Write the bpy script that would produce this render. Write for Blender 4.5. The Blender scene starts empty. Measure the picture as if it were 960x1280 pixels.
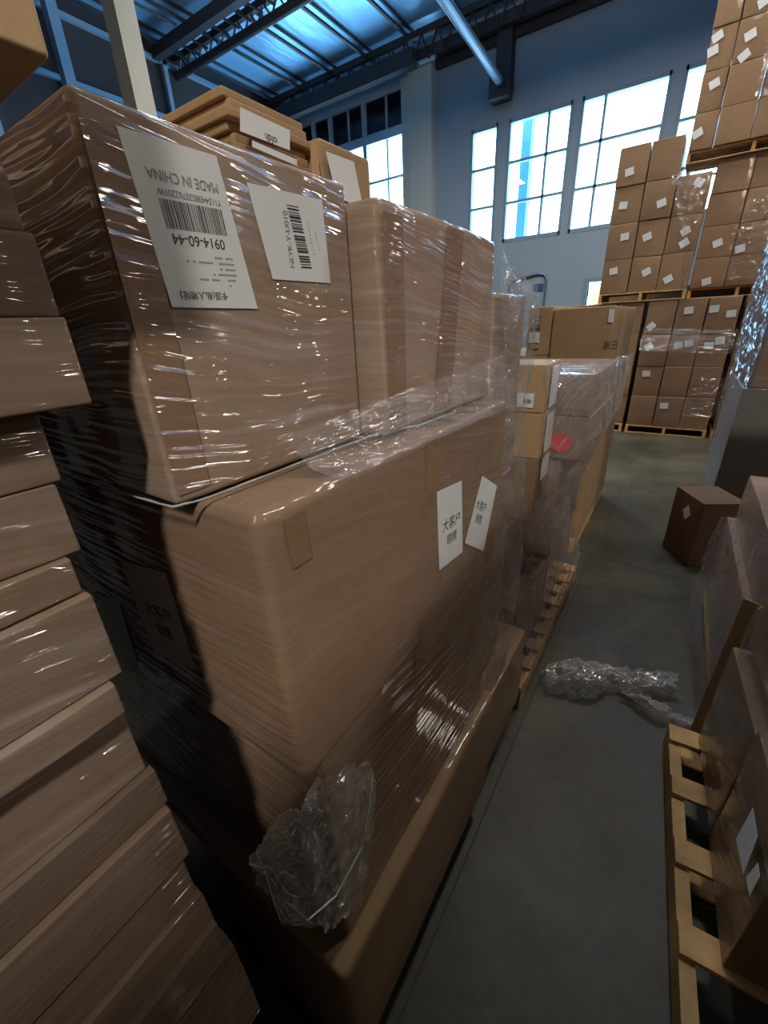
import bpy, bmesh, math, random
from mathutils import Vector, Matrix, noise
random.seed(7)
S = bpy.context.scene
COL = S.collection
V = Vector
# ------------------------------------------------------------------ camera
EYE = V((0.0, 0.0, 2.0))
FPX = 518.3
YAW, PITCH, ROLL = -0.607655, -0.420653, -0.0481312
fw = V((math.sin(YAW)*math.cos(PITCH), math.cos(YAW)*math.cos(PITCH), math.sin(PITCH)))
rt0 = V((math.cos(YAW), -math.sin(YAW), 0)); up0 = rt0.cross(fw)
rt = rt0*math.cos(ROLL) + up0*math.sin(ROLL)
up = -rt0*math.sin(ROLL) + up0*math.cos(ROLL)
cd = bpy.data.cameras.new('camera'); cam = bpy.data.objects.new('camera', cd); COL.objects.link(cam)
cam.matrix_world = Matrix(((rt.x, up.x, -fw.x, EYE.x), (rt.y, up.y, -fw.y, EYE.y), (rt.z, up.z, -fw.z, EYE.z), (0, 0, 0, 1)))
cd.sensor_fit = 'VERTICAL'; cd.sensor_height = 24.0; cd.lens = FPX*24.0/1280.0
cd.clip_start = 0.01; cd.clip_end = 200
S.camera = cam
# ------------------------------------------------------------------ world, view
S.view_settings.view_transform = 'Standard'; S.view_settings.look = 'None'
S.view_settings.exposure = 0.0; S.view_settings.gamma = 1.0; S.view_settings.use_curve_mapping = False
w = bpy.data.worlds.new('sky'); S.world = w; w.use_nodes = True
bg = w.node_tree.nodes['Background']; bg.inputs[0].default_value = (0.40, 0.72, 1.0, 1); bg.inputs[1].default_value = 13.0
# ------------------------------------------------------------------ lamps of the hall
def area(name, loc, size, power, color, aim, spread=math.pi, sy=None):
    l = bpy.data.lights.new(name, 'AREA'); l.energy = power; l.color = color; l.shape = 'RECTANGLE'
    l.size = size; l.size_y = sy or size; l.spread = spread
    o = bpy.data.objects.new(name, l); COL.objects.link(o); o.location = loc
    o.rotation_euler = (V(aim) - V(loc)).to_track_quat('-Z', 'Y').to_euler()
    return o
WARM = (1.0, 0.92, 0.80)
HB = [(3.0, -4.6, 700), (8.0, 5.0, 300), (0.15, 5.6, 140), (3.6, 8.2, 230), (-3.0, 8.4, 260), (-7.5, 6.0, 120)]
for i, (x, y, p) in enumerate(HB):
    area('high_bay_light', (x, y, 7.55), 0.5, p, WARM, (x, y, 0), sy=1.1)
for x, y, p in ((-7.5, 6.0, 170), (-3.0, 8.4, 120)):      # added cool fill aimed upward to brighten the roof foil
    area('roof_fill_light', (x, y, 7.72), 0.5, p, (0.85, 0.93, 1.0), (x-0.01, y, 9), sy=1.1)
for (x0, x1) in ((-12.6, -8.4), (-6.1, -5.33), (-5.02, -3.42), (-3.2, -1.36), (-1.1, 0.9)):   # daylight through each window
    zc_, hz_ = (4.3, 6.6) if x0 < -12 else (5.5, 2.75)
    l = area('window_daylight', ((x0+x1)/2, 14.6, zc_), x1-x0, 1, (1, 1, 1), ((x0+x1)/2, 0, zc_), sy=hz_)
    l.data.cycles.is_portal = True
# ------------------------------------------------------------------ pixel on a plane -> point
def ray(x, y): return rt*((x-480)/FPX) + up*((640-y)/FPX) + fw
def onx(x, y, X): d = ray(x, y); return EYE + d*((X-EYE.x)/d.x)
def ony(x, y, Y): d = ray(x, y); return EYE + d*((Y-EYE.y)/d.y)
def onz(x, y, Z): d = ray(x, y); return EYE + d*((Z-EYE.z)/d.z)
# ------------------------------------------------------------------ materials
MATS = {}
def nt(name):
    m = bpy.data.materials.new(name); m.use_nodes = True; t = m.node_tree; t.nodes.clear()
    out = t.nodes.new('ShaderNodeOutputMaterial'); MATS[name] = m
    return m, t, out
def nd(t, kind, **k):
    n = t.nodes.new(kind)
    for a, v in k.items():
        if a.startswith('i_'):
            key = a[2:]; key = int(key) if key.isdigit() else key.replace('_', ' ')
            n.inputs[key].default_value = v
        else: setattr(n, a, v)
    return n
def ramp(t, fac, stops):
    r = t.nodes.new('ShaderNodeValToRGB'); e = r.color_ramp.elements
    while len(e) < len(stops): e.new(0.5)
    for el, (p, c) in zip(e, stops):
        el.position = p; el.color = c if len(c) == 4 else (*c, 1)
    t.links.new(fac, r.inputs[0]); return r
def g(v): return (v, v, v, 1)
def mixc(t, fac, a, b, mode='MIX'):
    n = t.nodes.new('ShaderNodeMix'); n.data_type = 'RGBA'; n.blend_type = mode
    for i, v in ((0, fac), (6, a), (7, b)):
        if isinstance(v, (int, float)): n.inputs[i].default_value = v
        elif isinstance(v, tuple): n.inputs[i].default_value = v if len(v) == 4 else (*v, 1)
        else: t.links.new(v, n.inputs[i])
    return n.outputs[2]
def mval(t, op, a, b=0.0):
    n = t.nodes.new('ShaderNodeMath'); n.operation = op
    for i, v in ((0, a), (1, b)):
        if isinstance(v, (int, float)): n.inputs[i].default_value = v
        else: t.links.new(v, n.inputs[i])
    return n.outputs[0]
def streak_coord(t, tilt, sc=(2.2, 2.2, 75.0), warp=0.03, coord='pos'):
    if coord == 'pos':
        gp = t.nodes.new('ShaderNodeNewGeometry').outputs['Position']
    else:
        gp = t.nodes.new('ShaderNodeTexCoord').outputs['UV']
    nz = nd(t, 'ShaderNodeTexNoise', i_Scale=3.0, i_Detail=2.0); t.links.new(gp, nz.inputs['Vector'])
    wv = t.nodes.new('ShaderNodeVectorMath'); wv.operation = 'SCALE'; wv.inputs['Scale'].default_value = warp*2
    t.links.new(nz.outputs['Color'], wv.inputs[0])
    ad = t.nodes.new('ShaderNodeVectorMath'); ad.operation = 'ADD'; t.links.new(gp, ad.inputs[0]); t.links.new(wv.outputs[0], ad.inputs[1])
    m0 = nd(t, 'ShaderNodeMapping'); m0.inputs['Rotation'].default_value = (tilt, 0, 0) if coord == 'pos' else (0, 0, tilt)
    t.links.new(ad.outputs[0], m0.inputs['Vector'])
    mp = nd(t, 'ShaderNodeMapping'); mp.inputs['Scale'].default_value = sc
    t.links.new(m0.outputs[0], mp.inputs['Vector'])
    return gp, mp.outputs[0]
def cardboard(name, base, film=0.0, tilt=0.0, haze=0.2, hazec=(0.40, 0.36, 0.36), warp=0.03, rough=0.72, bump=0.55, dens=75.0, bd=0.006):
    m, t, out = nt(name); L = t.links
    p = nd(t, 'ShaderNodeBsdfPrincipled'); L.new(p.outputs[0], out.inputs[0])
    tc = t.nodes.new('ShaderNodeTexCoord')
    n1 = nd(t, 'ShaderNodeTexNoise', i_Scale=2.3, i_Detail=4.0, i_Roughness=0.6); L.new(tc.outputs['Object'], n1.inputs['Vector'])
    oi = t.nodes.new('ShaderNodeObjectInfo')
    c0 = tuple(v*0.86 for v in base); c1 = tuple(min(1, v*1.12) for v in base)
    r1 = ramp(t, n1.outputs['Fac'], [(0.3, c0), (0.7, c1)])
    rv = ramp(t, oi.outputs['Random'], [(0.0, g(0.88)), (1.0, g(1.08))])
    c = mixc(t, 1.0, r1.outputs[0], rv.outputs[0], 'MULTIPLY')
    fl = nd(t, 'ShaderNodeTexNoise', i_Scale=55.0, i_Detail=3.0); L.new(tc.outputs['Object'], fl.inputs['Vector'])
    c = mixc(t, 0.18, c, ramp(t, fl.outputs['Fac'], [(0.35, tuple(v*0.75 for v in base)), (0.65, tuple(min(1, v*1.2) for v in base))]).outputs[0])
    bn = nd(t, 'ShaderNodeBump', i_Strength=0.08, i_Distance=0.002); L.new(fl.outputs['Fac'], bn.inputs['Height']); L.new(bn.outputs[0], p.inputs['Normal'])
    p.inputs['Roughness'].default_value = rough
    p.inputs['Specular IOR Level'].default_value = 0.25
    if film > 0:
        gp, sc = streak_coord(t, tilt, (2.6, 2.6, dens), warp)
        s1 = nd(t, 'ShaderNodeTexNoise', i_Scale=1.0, i_Detail=3.0, i_Roughness=0.55); L.new(sc, s1.inputs['Vector'])
        _, sc2 = streak_coord(t, tilt*0.4+0.12, (1.2, 1.2, dens*0.35), warp*2)
        s2 = nd(t, 'ShaderNodeTexNoise', i_Scale=1.0, i_Detail=4.0, i_Roughness=0.7); L.new(sc2, s2.inputs['Vector'])
        big = nd(t, 'ShaderNodeTexNoise', i_Scale=4.0, i_Detail=2.0); L.new(gp, big.inputs['Vector'])
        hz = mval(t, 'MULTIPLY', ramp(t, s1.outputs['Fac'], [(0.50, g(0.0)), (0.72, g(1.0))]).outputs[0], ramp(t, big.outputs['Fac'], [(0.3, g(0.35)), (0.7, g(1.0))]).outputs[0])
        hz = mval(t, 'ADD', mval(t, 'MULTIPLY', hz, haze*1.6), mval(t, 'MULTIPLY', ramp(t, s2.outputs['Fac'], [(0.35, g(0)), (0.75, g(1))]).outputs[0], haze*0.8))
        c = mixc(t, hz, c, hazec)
        _, sc3 = streak_coord(t, tilt, (3.6, 3.6, dens*1.1), warp)
        s3 = nd(t, 'ShaderNodeTexNoise', i_Scale=1.0, i_Detail=1.0); L.new(sc3, s3.inputs['Vector'])
        s4 = nd(t, 'ShaderNodeTexNoise', i_Scale=7.0, i_Detail=1.0); L.new(gp, s4.inputs['Vector'])
        hh = mval(t, 'ADD', s3.outputs['Fac'], mval(t, 'MULTIPLY', s4.outputs['Fac'], 2.0))
        b2 = nd(t, 'ShaderNodeBump', i_Strength=bump, i_Distance=bd); L.new(hh, b2.inputs['Height'])
        p.inputs['Coat Weight'].default_value = film; p.inputs['Coat Roughness'].default_value = 0.075; p.inputs['Coat IOR'].default_value = 1.5
        L.new(b2.outputs[0], p.inputs['Coat Normal'])
    L.new(c, p.inputs['Base Color'])
    return m
def plain(name, col, rough=0.5, metal=0.0, emis=None, var=0.0, vs=20, bump=0.0):
    m, t, out = nt(name); p = nd(t, 'ShaderNodeBsdfPrincipled'); t.links.new(p.outputs[0], out.inputs[0])
    p.inputs['Base Color'].default_value = (*col, 1); p.inputs['Roughness'].default_value = rough; p.inputs['Metallic'].default_value = metal
    if emis: p.inputs['Emission Color'].default_value = (*emis[0], 1); p.inputs['Emission Strength'].default_value = emis[1]
    if var or bump:
        tc = t.nodes.new('ShaderNodeTexCoord')
        n = nd(t, 'ShaderNodeTexNoise', i_Scale=vs, i_Detail=4.0); t.links.new(tc.outputs['Object'], n.inputs['Vector'])
        r = ramp(t, n.outputs['Fac'], [(0.3, tuple(v*(1-var) for v in col)), (0.7, tuple(min(1, v*(1+var)) for v in col))]); t.links.new(r.outputs[0], p.inputs['Base Color'])
        if bump:
            b = nd(t, 'ShaderNodeBump', i_Strength=bump, i_Distance=0.01); t.links.new(n.outputs['Fac'], b.inputs['Height']); t.links.new(b.outputs[0], p.inputs['Normal'])
    return m
def film_mat(name, tilt=0.0, base=0.10, streak=0.5, sc=(2.5, 60, 1), tint=(0.85, 0.85, 0.88), gloss=0.55, rough=0.12, bump=0.5, bd=0.014):
    m, t, out = nt(name); L = t.links
    gp, c = streak_coord(t, tilt, sc, 0.05, 'uv')
    s = nd(t, 'ShaderNodeTexNoise', i_Scale=1.0, i_Detail=5.0, i_Roughness=0.65); L.new(c, s.inputs['Vector'])
    cr = nd(t, 'ShaderNodeTexNoise', i_Scale=9.0, i_Detail=2.0, i_Distortion=1.2); L.new(gp, cr.inputs['Vector'])
    sb = nd(t, 'ShaderNodeTexNoise', i_Scale=0.6, i_Detail=1.0); L.new(c, sb.inputs['Vector'])
    hh = mval(t, 'ADD', sb.outputs['Fac'], mval(t, 'MULTIPLY', cr.outputs['Fac'], 1.2))
    b = nd(t, 'ShaderNodeBump', i_Strength=bump, i_Distance=bd); L.new(hh, b.inputs['Height'])
    tr = nd(t, 'ShaderNodeBsdfTransparent'); tr.inputs[0].default_value = (0.97, 0.97, 0.98, 1)
    gl = nd(t, 'ShaderNodeBsdfGlossy', i_Roughness=rough); L.new(b.outputs[0], gl.inputs['Normal'])
    df = nd(t, 'ShaderNodeBsdfDiffuse'); df.inputs[0].default_value = (*tint, 1)
    tl = nd(t, 'ShaderNodeBsdfTranslucent'); tl.inputs[0].default_value = (*tint, 1)
    mx0 = nd(t, 'ShaderNodeMixShader', i_0=0.4); L.new(df.outputs[0], mx0.inputs[1]); L.new(tl.outputs[0], mx0.inputs[2])
    mx = nd(t, 'ShaderNodeMixShader', i_0=gloss); L.new(mx0.outputs[0], mx.inputs[1]); L.new(gl.outputs[0], mx.inputs[2])
    lw = nd(t, 'ShaderNodeLayerWeight', i_Blend=0.25); L.new(b.outputs[0], lw.inputs['Normal'])
    f = mval(t, 'ADD', base, mval(t, 'MULTIPLY', ramp(t, s.outputs['Fac'], [(0.48, g(0)), (0.78, g(1))]).outputs[0], streak))
    f = mval(t, 'ADD', f, mval(t, 'MULTIPLY', lw.outputs['Facing'], 0.22))
    f = mval(t, 'MINIMUM', f, 0.92)
    fm = nd(t, 'ShaderNodeMixShader'); L.new(f, fm.inputs[0]); L.new(tr.outputs[0], fm.inputs[1]); L.new(mx.outputs[0], fm.inputs[2])
    L.new(fm.outputs[0], out.inputs[0])
    return m
KRAFT = (0.38, 0.245, 0.13)
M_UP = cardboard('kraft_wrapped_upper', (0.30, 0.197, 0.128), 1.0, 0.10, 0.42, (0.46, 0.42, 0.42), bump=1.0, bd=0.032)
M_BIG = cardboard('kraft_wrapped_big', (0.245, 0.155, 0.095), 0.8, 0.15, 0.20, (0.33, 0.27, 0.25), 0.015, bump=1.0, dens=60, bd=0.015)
M_GOLD = cardboard('kraft_plain', KRAFT)
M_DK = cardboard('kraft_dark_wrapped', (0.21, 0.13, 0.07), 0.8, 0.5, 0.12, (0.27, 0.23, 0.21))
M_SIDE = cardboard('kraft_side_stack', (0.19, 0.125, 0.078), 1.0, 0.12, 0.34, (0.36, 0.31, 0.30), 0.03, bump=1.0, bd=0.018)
M_SIDE_SHADE = cardboard('kraft_side_stack_shaded', (0.125, 0.08, 0.048), 1.0, 0.02, 0.25, (0.22, 0.19, 0.18), 0.02, bump=1.0, bd=0.028)  # darker copy of the side stack kraft, shade low down put into colour
M_MAUVE = cardboard('kraft_mauve', (0.25, 0.165, 0.125), 0.8, 0.4, 0.30, (0.36, 0.30, 0.31), bd=0.008)
M_FAR = cardboard('kraft_far', (0.27, 0.165, 0.095), 0.25, 0.1, 0.05, (0.36, 0.31, 0.3), bump=0.1)
M_GREY = cardboard('grey_board', (0.20, 0.19, 0.19), 0.6, 0.1, 0.25, (0.16, 0.16, 0.18))
M_RED = cardboard('brown_dark_carton', (0.15, 0.09, 0.06))
M_LEDGE = cardboard('kraft_ledge', (0.27, 0.165, 0.078), 0.5, 0.1, 0.06, (0.3, 0.26, 0.24))
M_TAN = cardboard('kraft_light', (0.52, 0.35, 0.20))
M_WOOD = plain('pallet_pine', (0.56, 0.34, 0.14), 0.7, var=0.25, vs=9, bump=0.3)
M_TAPE = plain('packing_tape', (0.25, 0.15, 0.07), 0.18)
M_TAPEL = plain('light_tape', (0.50, 0.31, 0.15), 0.3)
M_PAPER = plain('label_paper', (0.66, 0.68, 0.70), 0.45, var=0.04, vs=8)
M_INK = plain('label_ink', (0.03, 0.03, 0.035), 0.6)
M_INKG = plain('label_ink_grey', (0.22, 0.23, 0.25), 0.6)
M_REDC = plain('red_sticker', (0.85, 0.03, 0.05), 0.4)
M_STEEL = plain('dark_steel', (0.045, 0.04, 0.042), 0.5, 0.3)
M_STEELL = plain('grey_pipe', (0.16, 0.20, 0.24), 0.4, 0.5)
M_BLUEF = plain('blue_grey_frame', (0.22, 0.32, 0.42), 0.5)
M_WALL = plain('painted_wall', (0.29, 0.36, 0.43), 0.75, var=0.04, vs=0.6)
M_DARKW = plain('dark_wall_panel', (0.05, 0.035, 0.035), 0.8, var=0.2, vs=0.8)
M_COLUMN = plain('cream_column', (0.62, 0.56, 0.44), 0.5, var=0.03, vs=2)
M_DOOR = plain('glowing_room_wall', (0.8, 0.6, 0.3), 0.6, emis=((1.0, 0.72, 0.36), 0.55))  # emission stands in for the lamplight of the room beyond
M_WHITE = plain('white_lamp', (0.9, 0.9, 0.9), 0.5, emis=((1, 0.9, 0.76), 8.0))
FILM = film_mat('stretch_film_loose', 0.15, 0.10, 0.35)
FILMH = film_mat('stretch_film_thick', 0.2, 0.26, 0.35, tint=(0.50, 0.49, 0.48), gloss=0.45, rough=0.10, bump=1.0, bd=0.02)
FILMB = film_mat('stretch_film_crumpled', 0.9, 0.20, 0.75, sc=(12, 40, 1), tint=(0.75, 0.76, 0.75), gloss=0.6, rough=0.1, bump=0.9)
# roof foil, with the blue daylight on it put into its base colour
m, t, out = nt('roof_foil'); p = nd(t, 'ShaderNodeBsdfPrincipled', i_Roughness=0.34, i_Metallic=0.55); t.links.new(p.outputs[0], out.inputs[0])
gp = t.nodes.new('ShaderNodeNewGeometry').outputs['Position']
mp = nd(t, 'ShaderNodeMapping'); mp.inputs['Scale'].default_value = (1.6, 0.35, 1); t.links.new(gp, mp.inputs['Vector'])
n = nd(t, 'ShaderNodeTexNoise', i_Scale=1.6, i_Detail=6.0, i_Roughness=0.6, i_Distortion=0.6); t.links.new(mp.outputs[0], n.inputs['Vector'])
b = nd(t, 'ShaderNodeBump', i_Strength=0.3, i_Distance=0.10); t.links.new(n.outputs['Fac'], b.inputs['Height']); t.links.new(b.outputs[0], p.inputs['Normal'])
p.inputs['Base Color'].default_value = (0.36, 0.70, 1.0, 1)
M_FOIL = m
# concrete
m, t, out = nt('polished_concrete'); p = nd(t, 'ShaderNodeBsdfPrincipled'); t.links.new(p.outputs[0], out.inputs[0])
gp = t.nodes.new('ShaderNodeNewGeometry').outputs['Position']
n = nd(t, 'ShaderNodeTexNoise', i_Scale=1.1, i_Detail=7.0, i_Roughness=0.62); t.links.new(gp, n.inputs['Vector'])
n2 = nd(t, 'ShaderNodeTexNoise', i_Scale=14.0, i_Detail=5.0); t.links.new(gp, n2.inputs['Vector'])
c = ramp(t, n.outputs['Fac'], [(0.32, (0.026, 0.023, 0.015)), (0.5, (0.052, 0.047, 0.031)), (0.68, (0.10, 0.09, 0.06))]).outputs[0]
c = mixc(t, 0.35, c, ramp(t, n2.outputs['Fac'], [(0.35, (0.03, 0.027, 0.018)), (0.7, (0.09, 0.08, 0.053))]).outputs[0])
t.links.new(c, p.inputs['Base Color'])
t.links.new(ramp(t, n.outputs['Fac'], [(0.3, g(0.42)), (0.7, g(0.62))]).outputs[0], p.inputs['Roughness'])
b = nd(t, 'ShaderNodeBump', i_Strength=0.15, i_Distance=0.01); t.links.new(n2.outputs['Fac'], b.inputs['Height']); t.links.new(b.outputs[0], p.inputs['Normal'])
M_FLOOR = m
m, t, out = nt('window_glass'); tr = nd(t, 'ShaderNodeBsdfTransparent'); tr.inputs[0].default_value = (0.92, 0.96, 1, 1)
gl = nd(t, 'ShaderNodeBsdfGlossy', i_Roughness=0.02); mx = nd(t, 'ShaderNodeMixShader', i_0=0.05)
t.links.new(tr.outputs[0], mx.inputs[1]); t.links.new(gl.outputs[0], mx.inputs[2]); t.links.new(mx.outputs[0], out.inputs[0]); M_GLASS = m
# ------------------------------------------------------------------ mesh helpers
def link(name, bm, mat, parent=None, loc=None, smooth=False):
    me = bpy.data.meshes.new(name)
    if loc is not None: bmesh.ops.translate(bm, verts=bm.verts, vec=-V(loc))
    if smooth:
        for f in bm.faces: f.smooth = True
    bm.normal_update(); bm.to_mesh(me); bm.free()
    o = bpy.data.objects.new(name, me); COL.objects.link(o); me.materials.append(mat)
    if loc is not None: o.location = loc
    if parent is not None:
        o.parent = parent
        o.matrix_parent_inverse = Matrix.LocRotScale(parent.location, parent.rotation_euler, parent.scale).inverted()
    return o
def tag(o, label, cat, group=None, kind=None):
    o['label'] = label; o['category'] = cat
    if group: o['group'] = group
    if kind: o['kind'] = kind
    return o
def struct(o, label=None, cat=None):
    o['kind'] = 'structure'
    if label: o['label'] = label
    if cat: o['category'] = cat
    return o
def empty(name, loc):
    o = bpy.data.objects.new(name, None); COL.objects.link(o); o.location = loc; o.empty_display_size = 0.1; return o
def abox(bm, x0, x1, y0, y1, z0, z1, M=None):
    r = bmesh.ops.create_cube(bm, size=1.0)
    bmesh.ops.scale(bm, vec=(x1-x0, y1-y0, z1-z0), verts=r['verts'])
    bmesh.ops.translate(bm, vec=((x0+x1)/2, (y0+y1)/2, (z0+z1)/2), verts=r['verts'])
    if M is not None: bmesh.ops.transform(bm, matrix=M, verts=r['verts'])
    return r['verts']
def bar(bm, a, b, r, n=8, r2=None):
    a, b = V(a), V(b); d = b-a
    M = Matrix.Translation((a+b)/2) @ d.to_track_quat('Z', 'Y').to_matrix().to_4x4()
    bmesh.ops.create_cone(bm, cap_ends=True, segments=n, radius1=r, radius2=r if r2 is None else r2, depth=d.length, matrix=M)
def sqbar(bm, a, b, w, h):
    a, b = V(a), V(b); d = b-a
    M = Matrix.Translation((a+b)/2) @ d.to_track_quat('Z', 'Y').to_matrix().to_4x4()
    abox(bm, -w/2, w/2, -h/2, h/2, -d.length/2, d.length/2, M)
def rbox(x0, x1, y0, y1, z0, z1, r=0.006, n=6, amp=0.0, seed=0, M=None, freq=3.0):
    """soft-edged box surface with a slightly uneven skin"""
    bm = bmesh.new(); dims = (x1-x0, y1-y0, z1-z0); r = min(r, min(dims)*0.45)
    lo = (x0, y0, z0)
    def pos(d):
        e = [0, 0.25*r, 0.6*r, r]; k = [r+(d-2*r)*i/n for i in range(1, n)]
        return e + k + [d-r, d-0.6*r, d-0.25*r, d]
    P = [pos(d) for d in dims]; cache = {}
    def vert(i, j, k):
        key = (i, j, k)
        if key in cache: return cache[key]
        p = V((P[0][i], P[1][j], P[2][k]))
        c = V([min(max(p[a], r), dims[a]-r) for a in range(3)]); d = p-c
        if d.length > 1e-9: p = c + d.normalized()*r
        q = p + V(lo)
        if amp:
            nv = noise.noise_vector(q*freq + V((seed*3.1, seed*1.7, 0)))
            q = q + nv*amp
            q = V((min(max(q.x, x0), x1), min(max(q.y, y0), y1), min(max(q.z, z0), z1)))
        if M is not None: q = M @ q
        cache[key] = bm.verts.new(q); return cache[key]
    N = [len(a)-1 for a in P]
    def face(a, b, c, d):
        try: bm.faces.new((a, b, c, d))
        except ValueError: pass
    for j in range(N[1]):
        for k in range(N[2]):
            face(vert(0, j, k), vert(0, j, k+1), vert(0, j+1, k+1), vert(0, j+1, k))
            face(vert(N[0], j, k), vert(N[0], j+1, k), vert(N[0], j+1, k+1), vert(N[0], j, k+1))
    for i in range(N[0]):
        for k in range(N[2]):
            face(vert(i, 0, k), vert(i+1, 0, k), vert(i+1, 0, k+1), vert(i, 0, k+1))
            face(vert(i, N[1], k), vert(i, N[1], k+1), vert(i+1, N[1], k+1), vert(i+1, N[1], k))
    for i in range(N[0]):
        for j in range(N[1]):
            face(vert(i, j, 0), vert(i, j+1, 0), vert(i+1, j+1, 0), vert(i+1, j, 0))
            face(vert(i, j, N[2]), vert(i+1, j, N[2]), vert(i+1, j+1, N[2]), vert(i, j+1, N[2]))
    return bm
def rotz(cx, cy, deg):
    return Matrix.Translation((cx, cy, 0)) @ Matrix.Rotation(math.radians(deg), 4, 'Z') @ Matrix.Translation((-cx, -cy, 0))
CNT = [0]
def carton(label, x0, x1, y0, y1, z0, z1, mat, group=None, r=0.007, n=5, amp=0.004, M=None, cat='box', name='cardboard_carton', freq=3.0):
    CNT[0] += 1
    bm = rbox(x0, x1, y0, y1, z0, z1, r, n, amp, CNT[0], M, freq)
    c = V(((x0+x1)/2, (y0+y1)/2, z0))
    if M is not None: c = M @ c
    o = link(name, bm, mat, None, c, smooth=True)
    return tag(o, label, cat, group)
def quad(name, pts, mat, parent, off=None, thick=0.0006, label=None):
    """thin sheet with the four given corners"""
    bm = bmesh.new(); p = [V(a) for a in pts]
    nrm = (p[1]-p[0]).cross(p[3]-p[0]).normalized()
    if nrm.dot(EYE - p[0]) < 0: nrm = -nrm
    off = 0.0015 if off is None else off
    top = [bm.verts.new(a + nrm*(off+thick)) for a in p]; bot = [bm.verts.new(a + nrm*off) for a in p]
    bm.faces.new(top); bm.faces.new(bot[::-1])
    for i in range(4): bm.faces.new((top[i], bot[i], bot[(i+1) % 4], top[(i+1) % 4]))
    bmesh.ops.recalc_face_normals(bm, faces=bm.faces)
    o = link(name, bm, mat, parent)
    if label: o['label'] = label
    return o
def text(body, origin, xdir, ydir, size, mat, parent, name='lettering', xs=1.0, align='LEFT'):
    cu = bpy.data.curves.new(name, 'FONT'); cu.body = body; cu.size = size; cu.align_x = align
    cu.extrude = 0.0001
    tmp = bpy.data.objects.new('tmp', cu)
    me = bpy.data.meshes.new_from_object(tmp); bpy.data.objects.remove(tmp)
    o = bpy.data.objects.new(name, me); COL.objects.link(o); me.materials.clear(); me.materials.append(mat)
    x, y = V(xdir).normalized(), V(ydir).normalized(); z = x.cross(y)
    Mw = Matrix(((x.x*xs, y.x, z.x, origin[0]), (x.y*xs, y.y, z.y, origin[1]), (x.z*xs, y.z, z.z, origin[2]), (0, 0, 0, 1)))
    o.parent = parent
    pm = Matrix.LocRotScale(parent.location, parent.rotation_euler, parent.scale)
    if parent.parent is not None: pm = Matrix.Identity(4)
    o.matrix_parent_inverse = Matrix.Identity(4)
    # chain of unrotated parents: only their offsets matter
    base = V((0, 0, 0)); q = parent
    o.matrix_basis = Mw
    o['_w'] = 1
    TEXTS.append((o, Mw))
    return o
TEXTS = []
def sheet(name, rows, mat, nu=40, nv=40, crumple=0.0, freq=8.0, ridge=0.0, parent=None, thick=0.0, loc=None, seed=0, edge=0.0):
    """loose film surface through a net of points"""
    R, C = len(rows), len(rows[0])
    def cr(p0, p1, p2, p3, t):
        return 0.5*((2*p1) + (p2-p0)*t + (2*p0-5*p1+4*p2-p3)*t*t + (3*p1-p0-3*p2+p3)*t**3)
    def line(ps, t):
        n = len(ps)-1; s = min(int(t*n), n-1); f = t*n-s
        return cr(ps[max(s-1, 0)], ps[s], ps[s+1], ps[min(s+2, n)], f)
    rows = [[V(p) for p in r] for r in rows]
    bm = bmesh.new(); uvl = bm.loops.layers.uv.new('uv'); G = []; UV = {}
    for i in range(nv+1):
        rr = []
        tv = i/nv
        cur = [line([rows[a][b] for a in range(R)], tv) for b in range(C)]
        for j in range(nu+1):
            tu = j/nu
            tu2 = tu
            p = line(cur, tu2)
            if crumple or ridge:
                q = p*freq + V((seed, seed*2.3, seed*0.7))
                nv_ = noise.noise_vector(q)
                rg = abs(noise.noise(q*0.9 + V((9, 2, 5))))
                f2 = noise.noise_vector(q*2.7)
                p = p + nv_*crumple + f2*crumple*0.45 + V((1, 0, 0.3))*rg*ridge
                if edge and (i in (0, nv) or j in (0, nu)): p = p + noise.noise_vector(q*3)*edge
            v = bm.verts.new(p); UV[v] = (tu, tv); rr.append(v)
        G.append(rr)
    for i in range(nv):
        for j in range(nu):
            f = bm.faces.new((G[i][j], G[i][j+1], G[i+1][j+1], G[i+1][j]))
            for l in f.loops: l[uvl].uv = UV[l.vert]
            f.smooth = True
    if loc is None: loc = rows[-1][0].copy()
    return link(name, bm, mat, parent, loc)
# ------------------------------------------------------------------ the hall
bm = bmesh.new(); abox(bm, -13.6, 13, -9, 14.2, -0.1, 0); struct(link('floor', bm, M_FLOOR), 'dark polished concrete floor with sawn joints', 'floor')
M_JOINT = plain('joint_filler', (0.035, 0.034, 0.03), 0.7)
def joint(x0, x1, y0, y1):
    bm = bmesh.new(); abox(bm, x0, x1, y0, y1, 0.0, 0.0015); return struct(link('floor_joint', bm, M_JOINT), 'dark sawn joint line in the concrete floor', 'floor joint')
joint(-0.334, -0.329, -3, 3.77); joint(-0.297, -0.290, 3.8, 13.9)
j = joint(-4, 6, -0.006, 0.006); j.location = (0, 3.75, 0); j.rotation_euler = (0, 0, -0.12)
ROOF = 9.3
bm = bmesh.new(); abox(bm, -13.6, 13, -9, 14.2, ROOF, ROOF+0.1); struct(link('ceiling', bm, M_FOIL), 'silvery foil insulation under the roof, blue daylight painted into it', 'ceiling')
YW = 14.0
WINS = [(-6.1, -5.33), (-5.02, -3.42), (-3.2, -1.36), (-1.1, 0.9)]
WZ0, WZ1 = 4.13, 6.87
bm = bmesh.new()
xs = [-7.2]
for a, b_ in WINS: xs += [a, b_]
xs.append(13)
abox(bm, -7.2, 13, YW, YW+0.2, WZ1, ROOF)
DX0, DX1, DZ = -2.5, -1.2, 2.86
abox(bm, -7.2, DX0, YW, YW+0.2, 0, WZ0); abox(bm, DX1, 13, YW, YW+0.2, 0, WZ0); abox(bm, DX0, DX1, YW, YW+0.2, DZ, WZ0)
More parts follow.
